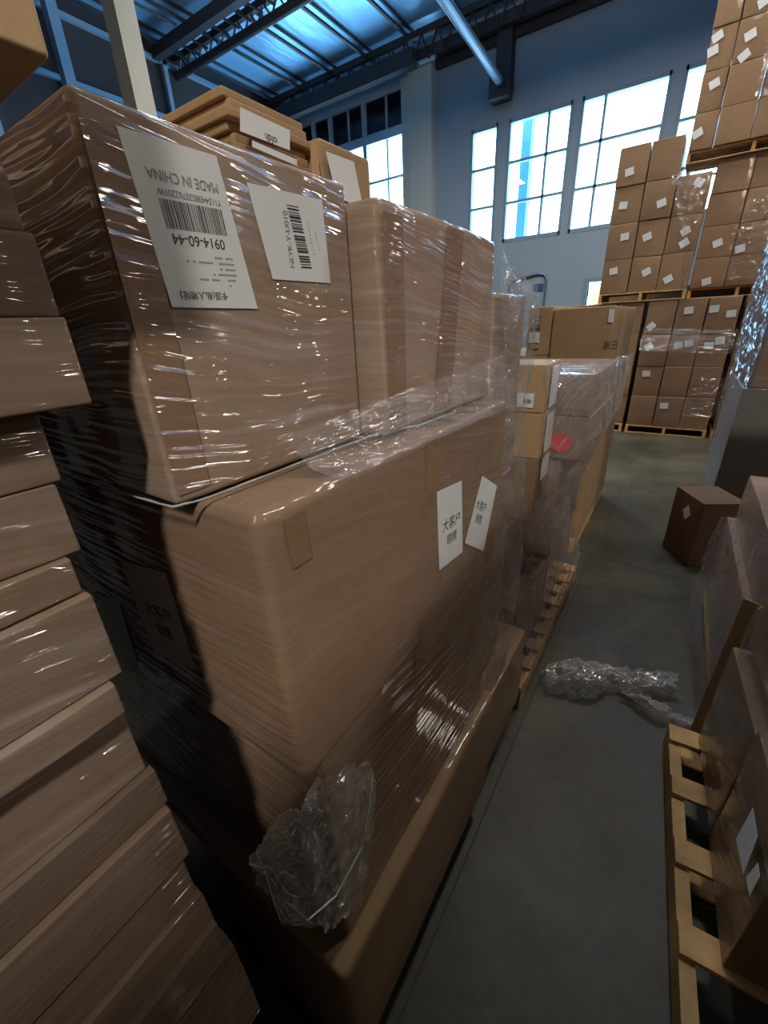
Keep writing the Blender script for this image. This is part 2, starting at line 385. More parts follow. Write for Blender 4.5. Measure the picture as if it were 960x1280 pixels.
for i in range(0, len(xs), 2): abox(bm, xs[i], xs[i+1], YW, YW+0.2, WZ0, WZ1)
struct(link('wall_back', bm, M_WALL), 'tall grey painted end wall with large windows', 'wall')
bm = bmesh.new()
LW = (-13.5, -8.2)
abox(bm, LW[0], LW[1], YW+0.2, YW+0.4, 0, 1.0); abox(bm, LW[0], -7.2, YW+0.2, YW+0.4, 8.62, ROOF)
struct(link('wall_back_left', bm, M_WALL), 'lower part of the end wall under the far window bank', 'wall')
bm = bmesh.new(); abox(bm, -13.7, -13.5, -9, 14.4, 0, ROOF); struct(link('wall_left', bm, M_DARKW), 'dark brown side wall high behind the boxes', 'wall')
bm = bmesh.new(); abox(bm, 13, 13.2, -9, 14.4, 0, ROOF); struct(link('wall_right', bm, M_DARKW))
bm = bmesh.new(); abox(bm, -13.7, 13.2, -9.2, -9, 0, ROOF); struct(link('wall_front', bm, M_DARKW))
def window(idx, x0, x1, vx, hz, z0, z1, y, mat, darkrow=None):
    bm = bmesh.new(); t_ = 0.05
    for a, b_ in ((x0-0.03, x0+t_), (x1-t_, x1+0.03)): abox(bm, a, b_, y-0.03, y+0.12, z0-0.04, z1+0.04)
    for a, b_ in ((z0-0.05, z0+t_), (z1-t_, z1+0.04)): abox(bm, x0, x1, y-0.03, y+0.12, a, b_)
    for v in vx: abox(bm, v-0.03, v+0.03, y-0.01, y+0.1, z0, z1)
    for h in hz: abox(bm, x0, x1, y-0.01, y+0.1, h-0.03, h+0.03)
    f = struct(link('window_%d' % idx, bm, mat), 'tall window with blue grey glazing bars in the end wall', 'window')
    bm = bmesh.new(); abox(bm, x0, x1, y+0.05, y+0.06, z0, z1); gpan = link('pane', bm, M_GLASS, f)
    return f
hz = [WZ0+0.92, WZ0+1.84]
M_MULL = plain('window_bar', (0.20, 0.30, 0.38), 0.5)
for i, ((a, b_), vx) in enumerate(zip(WINS, ([], [-3.99], [-2.68], [-0.1]))):
    f = window(i+1, a, b_, vx, hz, WZ0, WZ1, YW+0.02, M_MULL)
    f['label'] = ['narrow window nearest the cream corner column in the end wall', 'window second from the cream corner column, a post outside it', 'wide window partly behind the stacked far cartons', 'window glimpsed beside the tallest far stack'][i]
# left bank beyond the corner column : dark upper row, bright lower rows, carried down unseen to brighten the roof
LX = [-13.4, -12.1, -11.35, -9.95, -8.2]
bm = bmesh.new(); yy = YW+0.25
for x in LX: abox(bm, x-0.07, x+0.07, yy-0.05, yy+0.12, 1.0, 8.6)
for zz in (1.05, 2.1, 3.15, 4.2, 5.35, 6.40, 7.48): abox(bm, -13.5, -8.2, yy-0.03, yy+0.1, zz-0.035, zz+0.035)
abox(bm, -13.5, -8.2, yy-0.06, yy+0.12, 7.42, 7.66); abox(bm, -13.5, -8.2, yy-0.06, yy+0.12, 8.50, 8.66)
for x in (-12.75, -10.6, -9.1): abox(bm, x-0.03, x+0.03, yy, yy+0.1, 1.0, 8.6)
M_LF = plain('pale_window_frame', (0.45, 0.55, 0.62), 0.5)
f = struct(link('window_5', bm, M_LF), 'bank of pale framed windows left of the corner column', 'window')
bm = bmesh.new(); abox(bm, -13.5, -8.2, yy+0.05, yy+0.06, 1.0, 7.5); link('pane', bm, M_GLASS, f)
bm = bmesh.new(); abox(bm, -13.5, -8.2, yy+0.05, yy+0.08, 7.6, 8.6); link('dark_pane', bm, plain('dark_glass', (0.012, 0.014, 0.02), 0.15), f)
# outside posts and twigs
bm = bmesh.new(); abox(bm, -5.05, -4.78, 15.2, 15.5, 0, 9); tag(link('outside_post', bm, plain('blue_post', (0.10, 0.30, 0.5), 0.6)), 'blue steel post standing outside the second window', 'post')
def tree(loc, label, seed):
    random.seed(seed); bm = bmesh.new()
    def grow(p, d, l, r, k):
        q = p + d*l; bar(bm, p, q, r, 5, r*0.7)
        if k:
            for _ in range(3):
                grow(q, (d + V((random.uniform(-.6, .6), random.uniform(-.4, .4), random.uniform(-.1, .5)))).normalized(), l*0.72, r*0.6, k-1)
    grow(V(loc), V((0, 0, 1)), 2.4, 0.06, 5)
    tag(link('bare_tree', bm, plain('bark'+str(seed), (0.25, 0.24, 0.2), 0.9), None, loc), label, 'tree')
tree((-6.8, 18.0, 0), 'bare twiggy tree seen through the narrow window', 3); tree((-4.0, 23.5, 0), 'bare twiggy tree seen through the second window', 5)
# end wall ledger and columns
bm = bmesh.new(); abox(bm, -7.2, 13, YW-0.14, YW, 8.45, 8.72); struct(link('trim_1', bm, M_STEEL), 'dark steel ledger along the top of the end wall', 'trim')
bm = bmesh.new(); abox(bm, -7.95, -7.2, YW-0.35, YW+0.2, 0, 8.5); abox(bm, -8.28, -7.93, YW-0.20, YW+0.3, 0, 8.5)
struct(link('wall_column', bm, plain('corner_paint', (0.55, 0.54, 0.50), 0.6)), 'wide cream corner column beside the windows', 'column')
bm = bmesh.new()
cx, cy = -6.4, 4.15
abox(bm, cx-0.13, cx+0.13, cy-0.13, cy+0.13, 0, ROOF)
o = struct(link('roof_column', bm, M_COLUMN), 'square cream steel column rising behind the near boxes', 'column')
# door to the lit room
bm = bmesh.new()
abox(bm, DX0-0.1, DX0, YW-0.05, YW+0.2, 0, DZ+0.1); abox(bm, DX1, DX1+0.1, YW-0.05, YW+0.2, 0, DZ+0.1); abox(bm, DX0, DX1, YW-0.05, YW+0.2, DZ, DZ+0.1)
d = struct(link('door_1', bm, M_MULL), 'open doorway with blue grey frame to a warm lit room', 'door')
bm = bmesh.new(); abox(bm, DX0, DX1, YW+0.5, YW+0.55, 0, DZ); struct(link('wall_door_room', bm, M_DOOR), 'glowing wall standing in for the lit room through the doorway', 'wall')
# pipe arch against the wall
bm = bmesh.new()
pts = [(-4.7, 3.05), (-4.3, 3.13), (-3.85, 3.19), (-3.69, 3.15), (-3.63, 3.02), (-3.62, 0.0)]
for a, b_ in zip(pts, pts[1:]): bar(bm, (a[0], YW-0.06, a[1]), (b_[0], YW-0.06, b_[1]), 0.03, 8)
bar(bm, (-4.7, YW-0.06, 3.05), (-4.7, YW-0.06, 0.0), 0.03, 8)
tag(link('guard_pipe', bm, M_STEELL, None, (-3.62, YW-0.06, 0)), 'thin grey bent guard pipe standing against the end wall', 'pipe')
bm = bmesh.new(); abox(bm, -3.98, -3.70, YW-0.03, YW, 2.74, 2.93); tag(link('wall_sign', bm, plain('navy_sign', (0.03, 0.08, 0.2), 0.5)), 'small navy blue wall plate beside the bent guard pipe', 'sign')
# ------------------------------------------------------------------ roof steel
JX = [-13.0, -11.75, -10.45, -9.15, -7.75, -6.4, -5.0, -3.6, -2.2, -0.8, 0.6, 2.0, 3.4]
for k, x in enumerate(JX):
    e = empty('roof_joist', (x, 13.6, 9.1))
    tag(e, 'slim dark steel joist running under the blue foil roof', 'joist', 'roof joists under the foil')
    bm = bmesh.new(); abox(bm, x-0.035, x+0.035, -8.9, 13.7, 9.04, 9.10); link('bottom_chord', bm, M_STEEL, e)
    bm = bmesh.new(); abox(bm, x-0.025, x+0.025, -8.9, 13.7, 9.24, 9.3); link('top_chord', bm, M_STEEL, e)
for y, zb, rr, lab in ((10.1, 8.75, 0.10, 'open web roof girder with a round lower chord, middle of three'), (4.6, 8.75, 0.10, 'open web roof girder nearest overhead'), (13.45, 8.50, 0.16, 'deep dark roof girder just in front of the end windows')):
    e = empty('roof_girder', (-13.4, y, zb)); tag(e, lab, 'girder')
    bm = bmesh.new()
    if rr > 0.12: abox(bm, -13.5, -7.6, y-0.12, y+0.12, zb-0.02, zb+0.34); abox(bm, -7.6, 13, y+0.1, y+0.3, zb+0.1, zb+0.34)
    else: bar(bm, (-13.5, y, zb), (13, y, zb), rr, 12)
    link('bottom_chord', bm, M_STEEL, e)
    bm = bmesh.new(); abox(bm, -13.5, 13, y-0.06, y+0.06, 9.02, 9.16); link('top_chord', bm, M_STEEL, e)
    x = -13.4
    bm = bmesh.new()
    while x < 6:
        sqbar(bm, (x, y, zb+0.02), (x+0.24, y, 9.08), 0.035, 0.035); sqbar(bm, (x+0.24, y, 9.08), (x+0.48, y, zb+0.02), 0.035, 0.035); x += 0.48
    link('web_bars', bm, M_STEEL, e)
# second dark bundle of ducts beside the middle girder
bm = bmesh.new(); abox(bm, -13.5, -7.5, 9.35, 9.55, 8.85, 9.1)
for i in range(14): sqbar(bm, (-13.2+i*0.42, 9.45, 8.9), (-13.0+i*0.42, 9.9, 8.78), 0.04, 0.04)
tag(link('cable_tray', bm, M_STEEL, None, (-13.4, 9.45, 8.85)), 'dark cable tray beside the middle roof girder', 'cable tray')
# sprinkler pipes along the roof
for k, (x0, z_) in enumerate(((-12.3, 9.0), (-8.4, 8.95))):
    bm = bmesh.new(); bar(bm, (x0, -8, z_), (x0+0.35, 9.2, z_+0.02), 0.03, 8)
    tag(link('sprinkler_pipe', bm, M_STEEL, None, (x0, -8, z_)), ['thin dark pipe under the roof near the side wall', 'thin dark pipe under the roof before the corner column'][k], 'pipe')
# brace whose end plate bears on the wall
a = onx(628, 108, -5.1); b_ = ony(548, -8, 9.9)
e = empty('roof_brace', a); tag(e, 'thick grey steel brace ending in a bracket high on the end wall', 'brace')
p0 = ony(626, 104, 13.7); p1 = onx(556, 0, p0.x+0.15)
dirv = (p1-p0).normalized(); bm = bmesh.new(); bar(bm, p0, p0+dirv*5.2, 0.105, 16); link('pipe', bm, M_STEELL, e)
bm = bmesh.new(); abox(bm, p0.x-0.28, p0.x+0.22, 13.6, 14.0, p0.z-0.3, p0.z+0.22); link('end_bracket', bm, M_STEEL, e)
bm = bmesh.new(); q = ony(632, 68, 13.85); abox(bm, q.x-0.2, q.x+0.2, 13.72, 14.0, q.z-0.75, q.z+0.75)
tag(link('wall_bracket', bm, M_STEEL, None, (q.x, 13.86, q.z-0.75)), 'dark upright steel bracket on the end wall above the windows', 'bracket')
# side wall frames with dark panels
bm = bmesh.new()
for y in (5.2, 6.95, 9.7, 12.6): abox(bm, -13.5, -13.38, y-0.06, y+0.06, 5.5, 9.0)
abox(bm, -13.5, -13.38, 3, 14, 8.85, 8.95); abox(bm, -13.5, -13.38, 3, 14, 7.62, 7.72)
struct(link('trim_2', bm, M_BLUEF), 'blue grey steel framing on the dark side wall', 'trim')
bm = bmesh.new(); c0 = onx(75, 60, -12.6); abox(bm, c0.x-0.11, c0.x+0.11, c0.y-0.11, c0.y+0.11, 0, 9.0)
struct(link('wall_column', bm, M_BLUEF), 'slim blue grey steel post before the dark side wall', 'column')
# high bay fixtures around the lights
for i, (x, y, p) in enumerate(HB):
    bm = bmesh.new(); abox(bm, x-0.27, x+0.27, y-0.57, y+0.57, 7.56, 7.64)
    e = link('high_bay_lamp', bm, M_STEELL, None, (x, y, 7.56)); tag(e, 'long white high bay lamp hung from the roof', 'lamp', 'high bay lamps')
    bm = bmesh.new()
    for sy in (-0.4, 0.4): bar(bm, (x, y+sy, 7.64), (x, y+sy, 9.3), 0.01, 6)
    link('hanger_rod', bm, M_STEEL, e)
# ------------------------------------------------------------------ pallets
def pallet(label, x0, x1, y0, y1, skew=0.0, boards=7, skip=(), nstr=3, group=None):
    M = rotz(x0, (y0+y1)/2, skew) if skew else None
    e = empty('wooden_pallet', (x0, y0, 0)); tag(e, label, 'pallet', group)
    for i in range(nstr):
        x = x0 + (x1-x0-0.045)*i/(nstr-1)
        bm = bmesh.new(); h = 0.014
        abox(bm, x, x+0.045, y0, y1, 0.014, 0.121, M); link('stringer', bm, M_WOOD, e)
    for i in range(boards):
        if i in skip: continue
        bw = 0.098; y = y0 + (y1-y0-bw)*i/(boards-1)
        bm = rbox(x0, x1, y, y+bw, 0.122, 0.14, 0.002, 2, 0.002, i, M); link('deck_board', bm, M_WOOD, e)
    for i in range(3):
        bw = 0.1; y = y0 + (y1-y0-bw)*i/2
        bm = bmesh.new(); abox(bm, x0, x1, y, y+bw, 0.0, 0.0135, M); link('bottom_board', bm, M_WOOD, e)
    return e
def lift(e, z):
    e.location.z += z; return e
# ------------------------------------------------------------------ stack A : the wrapped pallet in front
pallet('wooden pallet buried under the nearest wrapped stack', -1.40, -0.41, 0.34, 1.70)
A0 = carton('lowest wide carton of the nearest wrapped stack, glowing top ledge', -1.38, -0.350, 0.262, 1.20, 0.141, 0.672, M_LEDGE, r=0.022, n=14, amp=0.008)
A0b = carton('low carton standing on the pallet behind the lowest wide carton', -1.38, -0.372, 1.225, 1.72, 0.141, 0.60, M_LEDGE, r=0.012, n=8, amp=0.006)
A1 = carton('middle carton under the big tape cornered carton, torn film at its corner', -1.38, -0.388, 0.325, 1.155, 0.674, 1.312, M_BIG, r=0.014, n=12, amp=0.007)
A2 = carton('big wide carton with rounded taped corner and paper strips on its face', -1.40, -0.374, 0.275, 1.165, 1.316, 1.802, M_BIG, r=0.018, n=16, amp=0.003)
A3 = []
for k, (z0, z1) in enumerate(((0.603, 1.05), (1.053, 1.50), (1.503, 2.07))):
    A3.append(carton(['lower', 'middle', 'topmost'][k] + ' carton of the narrow column behind loose film past the big carton', -1.2, -0.445, 1.208, 1.50, z0, z1, M_UP, r=0.01, n=6, amp=0.006))
U1 = carton('upper left wrapped carton with the large barcode label', -1.40, -0.482, 0.246, 0.632, 1.806, 2.205, M_UP, r=0.009, n=12, amp=0.0025)
U2 = carton('upper right wrapped carton beside the barcode carton', -1.40, -0.432, 0.648, 1.165, 1.806, 2.185, M_UP, r=0.016, n=14, amp=0.006)
# tapes
def tapex(par, X, y0, y1, z0, z1, mat=None, skew=0.0, off=0.0007): quad('tape', [(X, y0, z1), (X, y1, z1), (X, y1+skew, z0), (X, y0+skew, z0)], mat or M_TAPE, par, off=off)
M_TAPED = cardboard('tape_under_film', (0.245, 0.145, 0.075), 0.7, 0.62, 0.12, (0.36, 0.30, 0.28))
M_TAPEU = cardboard('tape_under_film_upper', (0.24, 0.14, 0.085), 1.0, 0.10, 0.25, (0.36, 0.30, 0.28), bump=1.0, bd=0.024)
tapex(A2, -0.374, 0.69, 0.745, 1.67, 1.79, M_TAPED); tapex(A2, -0.374, 0.66, 0.715, 1.325, 1.39, M_TAPED); tapex(A1, -0.388, 0.66, 0.715, 1.22, 1.305, M_TAPED)
tapex(A2, -0.374, 1.07, 1.13, 1.34, 1.44, M_TAPED)
tapex(A2, -0.374, 0.315, 0.352, 1.71, 1.785, M_TAPED, 0.004)
tapex(U2, -0.432, 0.885, 0.965, 1.82, 2.175, M_TAPEU, -0.05, 0.0015)
tapex(U2, -0.432, 0.655, 0.715, 1.82, 2.165, M_TAPEU, 0.0, 0.0015)
tapex(U1, -0.482, 0.25, 0.295, 1.82, 2.18, M_TAPEU, 0.0, 0.0007)
# ---- labels on stack A
def pquad(px, X, off=0.0008): return [onx(a, b, X+off) for a, b in px]
def label(par, pts, name='label', mat=None, off=0.0, lab=None):
    return quad(name, pts, mat or M_PAPER, par, off=off, label=lab)
def frame_of(pts):
    """local frame of a label: origin = first corner, u along its first edge, v down its last edge"""
    p = [V(a) for a in pts]; return p[0], p[1]-p[0], p[3]-p[0]
def ink_bars(name, par, o, u, v, rects, mat=None, up_=0.0009):
    bm = bmesh.new(); n_ = u.cross(v).normalized()
    if n_.dot(EYE-o) < 0: n_ = -n_
    for (a0, b0, a1, b1) in rects:
        q = [o+u*a0+v*b0, o+u*a1+v*b0, o+u*a1+v*b1, o+u*a0+v*b1]
        bm.faces.new([bm.verts.new(x+n_*up_) for x in q])
    return link(name, bm, mat or M_INK, par)
def txt(par, o, u, v, body, a, b, size, flip=False, mat=None, turn=0, xs=1.0):
    """a,b : fractions along u and v of the baseline start; turn in degrees"""
    n_ = V((1, 0, 0)) if abs(u.normalized().x) < 0.5 else V((0, -1, 0))
    x = u.normalized(); y = -(v.normalized())
    y = (y - x*y.dot(x)).normalized()
    r = math.radians(turn); x2 = x*math.cos(r)+y*math.sin(r); y2 = -x*math.sin(r)+y*math.cos(r)
    if x2.cross(y2).dot(EYE-o) < 0: pass
    return text(body, o+u*a+v*b+n_*0.0009, x2, y2, size, mat or M_INK, par, xs=xs)
XU = -0.482
L1 = pquad([(145, 157), (270, 195), (322, 386), (215, 384)], XU)
la = label(U1, L1, lab='large white shipping label with barcode, pasted upside down')
o_, u_, v_ = frame_of(L1)
random.seed(4); rects = []; x = 0.20
while x < 0.91:
    wd = random.choice((0.006, 0.010, 0.016)); rects.append((x, 0.335, min(x+wd, 0.92), 0.505)); x += wd + random.choice((0.006, 0.009, 0.014))
ink_bars('barcode', la, o_, u_, v_, rects)
txt(la, o_, u_, v_, 'MADE IN CHINA', 0.93, 0.175, 0.0135, turn=180, mat=M_INKG, xs=0.85)
txt(la, o_, u_, v_, 'Y1154408520762201W', 0.92, 0.275, 0.0090, turn=180, mat=M_INKG, xs=0.9)
txt(la, o_, u_, v_, '0914-60-44', 0.84, 0.535, 0.0145, turn=180)
txt(la, o_, u_, v_, '卡派(私人地址)', 0.72, 0.90, 0.0098, turn=180)
for k in range(6):
    wv = [0.25, 0.60, 0.22, 0.35, 0.52, 0.2][k]
    rr = [(0.90-j_*0.035-0.026, 0.655+k*0.038, 0.90-j_*0.035, 0.667+k*0.038) for j_ in range(int(wv/0.035)) if random.random() > 0.2]
    ink_bars('small_print', la, o_, u_, v_, rr, M_INKG)
L2 = pquad([(308, 228), (402, 250), (413, 354), (341, 349)], XU)
lb = label(U1, L2, lab='smaller white label with a barcode printed sideways')
o_, u_, v_ = frame_of(L2)
rects = []; y = 0.14
while y < 0.86:
    h = random.choice((0.010, 0.02, 0.03)); 
    if not (0.44 < y < 0.47 or 0.66 < y < 0.69): rects.append((0.44, y, 0.60, y+h))
    y += h + random.choice((0.010, 0.014, 0.02))
ink_bars('barcode', lb, o_, u_, v_, rects)
txt(lb, o_, u_, v_, 'NEYK-Y-U010', 0.34, 0.86, 0.0118, turn=90, mat=M_INKG, xs=0.95)
ink_bars('small_print', lb, o_, u_, v_, [(0.68, 0.3+i*0.045, 0.69, 0.325+i*0.045) for i in range(9)] + [(0.78, 0.4+i*0.04, 0.79, 0.42+i*0.04) for i in range(6)], M_INKG)
# paper strips on the big carton
XA = -0.374
L3 = pquad([(546, 615), (577, 601), (578, 690), (549, 713)], XA)
lc = label(A2, L3, lab='white paper strip with two printed lines'); o_, u_, v_ = frame_of(L3)
txt(lc, o_, u_, v_, '大客户', 0.14, 0.52, 0.034); txt(lc, o_, u_, v_, '销售', 0.30, 0.72, 0.030)
L4 = pquad([(603, 595), (621, 607), (604, 689), (581, 679)], XA, 0.0015)
ld = label(A2, L4, off=0.0, lab='tilted white paper strip with two printed lines'); o_, u_, v_ = frame_of(L4)
txt(ld, o_, u_, v_, '大客户', 0.05, 0.47, 0.030); txt(ld, o_, u_, v_, '销售', 0.22, 0.66, 0.028)
L5 = [ony(a, b, 0.2738) for a, b in ((150, 700), (207, 716), (245, 838), (193, 815))]
le = label(A2, L5, lab='white paper strip on the shaded end of the carton'); o_, u_, v_ = frame_of(L5)
txt(le, o_, u_, v_, '大客户', 0.22, 0.50, 0.034, mat=M_INK); txt(le, o_, u_, v_, '销售', 0.34, 0.70, 0.03)
L6 = [ony(a, b, 0.2738) for a, b in ((118, 740), (148, 752), (178, 847), (142, 828))]
label(A2, L6, lab='second white label deep in the shade')
# things on top of stack A
XP = -0.60
pile = empty('flattened_cartons', (-0.75, 0.6, 2.206))
tag(pile, 'pile of folded flat cartons lying on top of the barcode carton', 'folded cardboard')
zz = 2.2065
for k in range(9):
    h = 0.0128
    c1 = carton('x', -1.05, -0.60-0.006*((k*7) % 3), 0.522+0.006*((k*5) % 3), 0.692, zz, zz+h-0.0006, M_GOLD, r=0.0025, n=8, amp=0.0018, name='folded_sheet')
    for kk in ('label', 'category'): del c1[kk]
    c1.parent = pile; c1.matrix_parent_inverse = Matrix.Translation(pile.location).inverted()
    zz += h
P1 = [onx(a, b, -0.5905) for a, b in ((300, 134), (362, 163), (362, 188), (300, 164))]
pl = quad('label', P1, M_PAPER, pile, off=0.0); o_, u_, v_ = frame_of(P1)
txt(pl, o_, u_, v_, 'ofdh', 0.72, 0.62, 0.014, turn=180)
P1 = [onx(a, b, -0.593) for a, b in ((314, 176), (370, 200), (370, 208), (314, 184))]
quad('label', P1, M_PAPER, pile, off=0.002)
TC = carton('tan carton with a white label standing behind the folded pile on top', -1.05, -0.585, 0.70, 0.848, 2.2065, 2.30, M_GOLD, r=0.008, n=8, amp=0.004)
yA = [onx(a, b, -0.58) for a, b in ((405, 190), (440, 203), (452, 262), (418, 246))]
TC.location.z += 0
quad('label', yA, M_PAPER, TC, off=0.004)
quad('tape', [onx(a, b, -0.58) for a, b in ((386, 178), (393, 180), (400, 240), (388, 236))], M_TAPEL, TC, off=0.004)
# rope of twisted film in the step between upper and big cartons
def rope(name, pts, r, mat, lab, cat='plastic film', seed=0):
    bm = bmesh.new(); n_ = 10; pts = [V(p) for p in pts]; P = []
    for a, b__ in zip(pts, pts[1:]):
        for k in range(n_): P.append(a.lerp(b__, k/n_))
    P.append(pts[-1]); ringp = None
    for i, p in enumerate(P):
        d = (P[min(i+1, len(P)-1)]-P[max(i-1, 0)]).normalized(); s = d.cross(V((0, 0, 1))).normalized(); u2 = s.cross(d)
        rr = r*(1+0.5*noise.noise(p*40+V((seed, 0, 0)))); ring = [bm.verts.new(p+(s*math.cos(q*math.tau/8+i*0.3)+u2*math.sin(q*math.tau/8+i*0.3))*rr*(1+0.4*((q) % 2))) for q in range(8)]
        if ringp:
            for q in range(8): bm.faces.new((ringp[q], ringp[(q+1) % 8], ring[(q+1) % 8], ring[q]))
        ringp = ring
    o = link(name, bm, mat, None, pts[0], smooth=True); return tag(o, lab, cat)
M_ROPE = plain('twisted_film', (0.34, 0.37, 0.36), 0.2)
rope('film_rope', [(-0.75, 0.235, 1.812), (-0.56, 0.232, 1.812), (-0.475, 0.236, 1.812), (-0.462, 0.27, 1.812), (-0.462, 0.45, 1.811), (-0.46, 0.63, 1.811), (-0.42, 0.75, 1.811), (-0.41, 0.9, 1.811)], 0.0013, M_ROPE, 'thin twisted film rope along the step under the barcode carton')
# ------------------------------------------------------------------ loose film around stack A
rows = []
EX = [((628, 330), (645, 340), (660, 352), (672, 362)),
      ((628, 400), (645, 405), (660, 410), (668, 420)),
      ((626, 470), (640, 480), (652, 490), (657, 510)),
      ((618, 560), (632, 570), (644, 580), (655, 600)),
      ((612, 660), (625, 670), (640, 680), (652, 690)),
      ((606, 760), (618, 765), (632, 768), (643, 772)),
      ((603, 850), (612, 848), (625, 845), (636, 842))]
for k, r_ in enumerate(EX):
    X0 = -0.40 if k > 0 else -0.42
    rows.append([onx(a, b, X0 + (0.012 if j in (1, 2) else 0.0)) for j, (a, b) in enumerate(r_)])
tag(sheet('stretch_film', rows, FILMH, 60, 160, 0.008, 12, 0.022, seed=3), 'loose hazy film sheet hanging past the end of the big carton', 'plastic film')
rows = [[V((-0.43, 1.16, 2.19)), V((-0.43, 1.25, 2.14)), V((-0.425, 1.38, 2.09)), V((-0.42, 1.53, 2.075))],
        [V((-0.42, 1.17, 2.10)), V((-0.415, 1.27, 2.09)), V((-0.415, 1.4, 2.06)), V((-0.415, 1.53, 2.045))],
        [V((-0.415, 1.17, 1.98)), V((-0.41, 1.29, 1.98)), V((-0.41, 1.4, 1.98)), V((-0.41, 1.53, 1.98))]]
tag(sheet('stretch_film', rows, FILM, 40, 30, 0.004, 18, 0.01, seed=8), 'blue glinting film web stretched from the upper right carton down to a corner', 'plastic film')
# film draped over the step ledge on the right of the big carton
rows = [[V((-0.455, 0.42, 1.86)), V((-0.435, 0.62, 1.88)), V((-0.405, 0.9, 1.90)), V((-0.395, 1.16, 1.92))],
        [V((-0.425, 0.42, 1.815)), V((-0.405, 0.62, 1.82)), V((-0.385, 0.9, 1.83)), V((-0.375, 1.17, 1.84))],
        [V((-0.365, 0.42, 1.806)), V((-0.363, 0.62, 1.80)), V((-0.362, 0.9, 1.79)), V((-0.362, 1.17, 1.78))]]
tag(sheet('stretch_film', rows, FILM, 80, 24, 0.004, 16, 0.006, seed=5), 'clear film draped over the ledge above the big carton', 'plastic film')
# torn film hanging at the lower corner
def cpt(a, b, d=0.0): return onx(a, b, -0.35+d)
rows = [[ony(352, 1012, 0.25), cpt(368, 1012, -0.01), cpt(395, 975, 0), cpt(430, 960, 0.01), cpt(462, 950, 0.0)],
        [ony(332, 1040, 0.22), cpt(368, 1045, 0.0), cpt(400, 1020, 0.015), cpt(435, 1000, 0.02), cpt(466, 1000, 0.01)],
        [ony(312, 1078, 0.20), cpt(372, 1080, 0.01), cpt(405, 1070, 0.02), cpt(435, 1060, 0.02), cpt(465, 1050, 0.015)],
        [ony(330, 1110, 0.21), cpt(378, 1115, 0.01), cpt(405, 1110, 0.02), cpt(435, 1105, 0.02), cpt(458, 1090, 0.015)],
        [ony(350, 1150, 0.22), cpt(390, 1160, 0.01), cpt(412, 1158, 0.02), cpt(435, 1140, 0.02), cpt(452, 1125, 0.015)]]
tag(sheet('torn_film', rows, FILMB, 90, 90, 0.008, 24, 0.012, seed=11, edge=0.01), 'torn crumpled film hanging at the lower corner of the nearest stack', 'plastic film')
rope('film_rope', [ony(312, 1080, 0.19), ony(330, 1085, 0.19), ony(340, 1120, 0.19), ony(352, 1155, 0.2), cpt(385, 1150, 0.03), cpt(420, 1120, 0.04), cpt(452, 1060, 0.04), cpt(462, 1000, 0.03), cpt(466, 970, 0.02)], 0.0012, M_ROPE, 'twisted film strand looping below the torn corner film', seed=4)
# ------------------------------------------------------------------ stack B : leaning cartons at the left edge
def X_(v): return v
BL = [ # far edge pixel top, bottom, face X, words
 ((0, 190), (33, 290), -0.50, 'fourth carton down the left side stack, crumpled film at its top'),
 ((50, 293), (72, 396), -0.49, 'fifth carton down the left side stack, set back behind a jutting one'),
 ((84, 400), (118, 505), -0.47, 'jutting tan carton with an overhanging lower edge on the side stack'),
 ((55, 515), (76, 601), -0.50, 'carton tucked right below the jutting tan one'),
 ((76, 603), (98, 689), -0.50, 'carton with a tan upper edge strip and streaky film'),
 ((88, 691), (102, 742), -0.49, 'plain narrow carton between two streaky ones in the side stack'),
 ((120, 744), (150, 843), -0.48, 'carton with fine film streaks beside the shaded paper labels'),
 ((155, 845), (152, 894), -0.47, 'thin carton with a pale folded front lip'),
 ((150, 896), (188, 958), -0.50, 'shadowed carton with torn dimple near its corner'),
 ((190, 960), (213, 1000), -0.49, 'thin carton with its corner crushed, below the torn dimple'),
 ((213, 1002), (236, 1068), -0.48, 'dark wrapped carton with bright dashes of glare'),
 ((228, 1070), (246, 1112), -0.49, 'dark carton under an orange lit ledge'),
 ((256, 1114), (266, 1150), -0.48, 'thin dark carton, first of the tight lower layers'),
 ((270, 1152), (283, 1180), -0.47, 'thin dark carton, second of the tight lower layers'),
 ((294, 1182), (304, 1208), -0.46, 'thin dark carton, third of the tight lower layers'),
 ((308, 1210), (325, 1265), -0.46, 'dark carton at the foot of the visible side stack')]
prev = None
for k, (tp, bt, X, words) in enumerate(BL):
    a = onx(*tp, X); b_ = onx(*bt, X)
    zt = a.z if prev is None else min(a.z, prev-0.001)
    zt = prev-0.0012 if prev is not None else 2.163
    zb = b_.z; yf = (a.y+b_.y)/2
    carton(words, -1.45, X, -0.75, yf, zb, zt, M_SIDE if k < 9 else M_SIDE_SHADE, r=0.0035, n=12, amp=0.004 if k > 6 else 0.003, group=None, freq=6)
    prev = zb
k = 0
while prev > 0.35:
    zb = max(prev-0.3, 0.141) if prev-0.3 > 0.25 else 0.141
    carton('base carton of the side stack, %s' % ['upper of those below the frame', 'lower of those below the frame', 'lowest'][k], -1.45, -0.47, -0.75, 0.105, zb, prev-0.001, M_SIDE_SHADE); prev = zb; k += 1
pallet('wooden pallet under the leaning side stack', -1.45, -0.48, -0.78, 0.12)
za = onx(0, 35, -0.38).z
TB = carton('tan carton jutting out at the very top of the side stack', -1.45, -0.375, -0.7, 0.188, 2.1655, 2.60, M_TAN, r=0.004, n=6, amp=0.002)
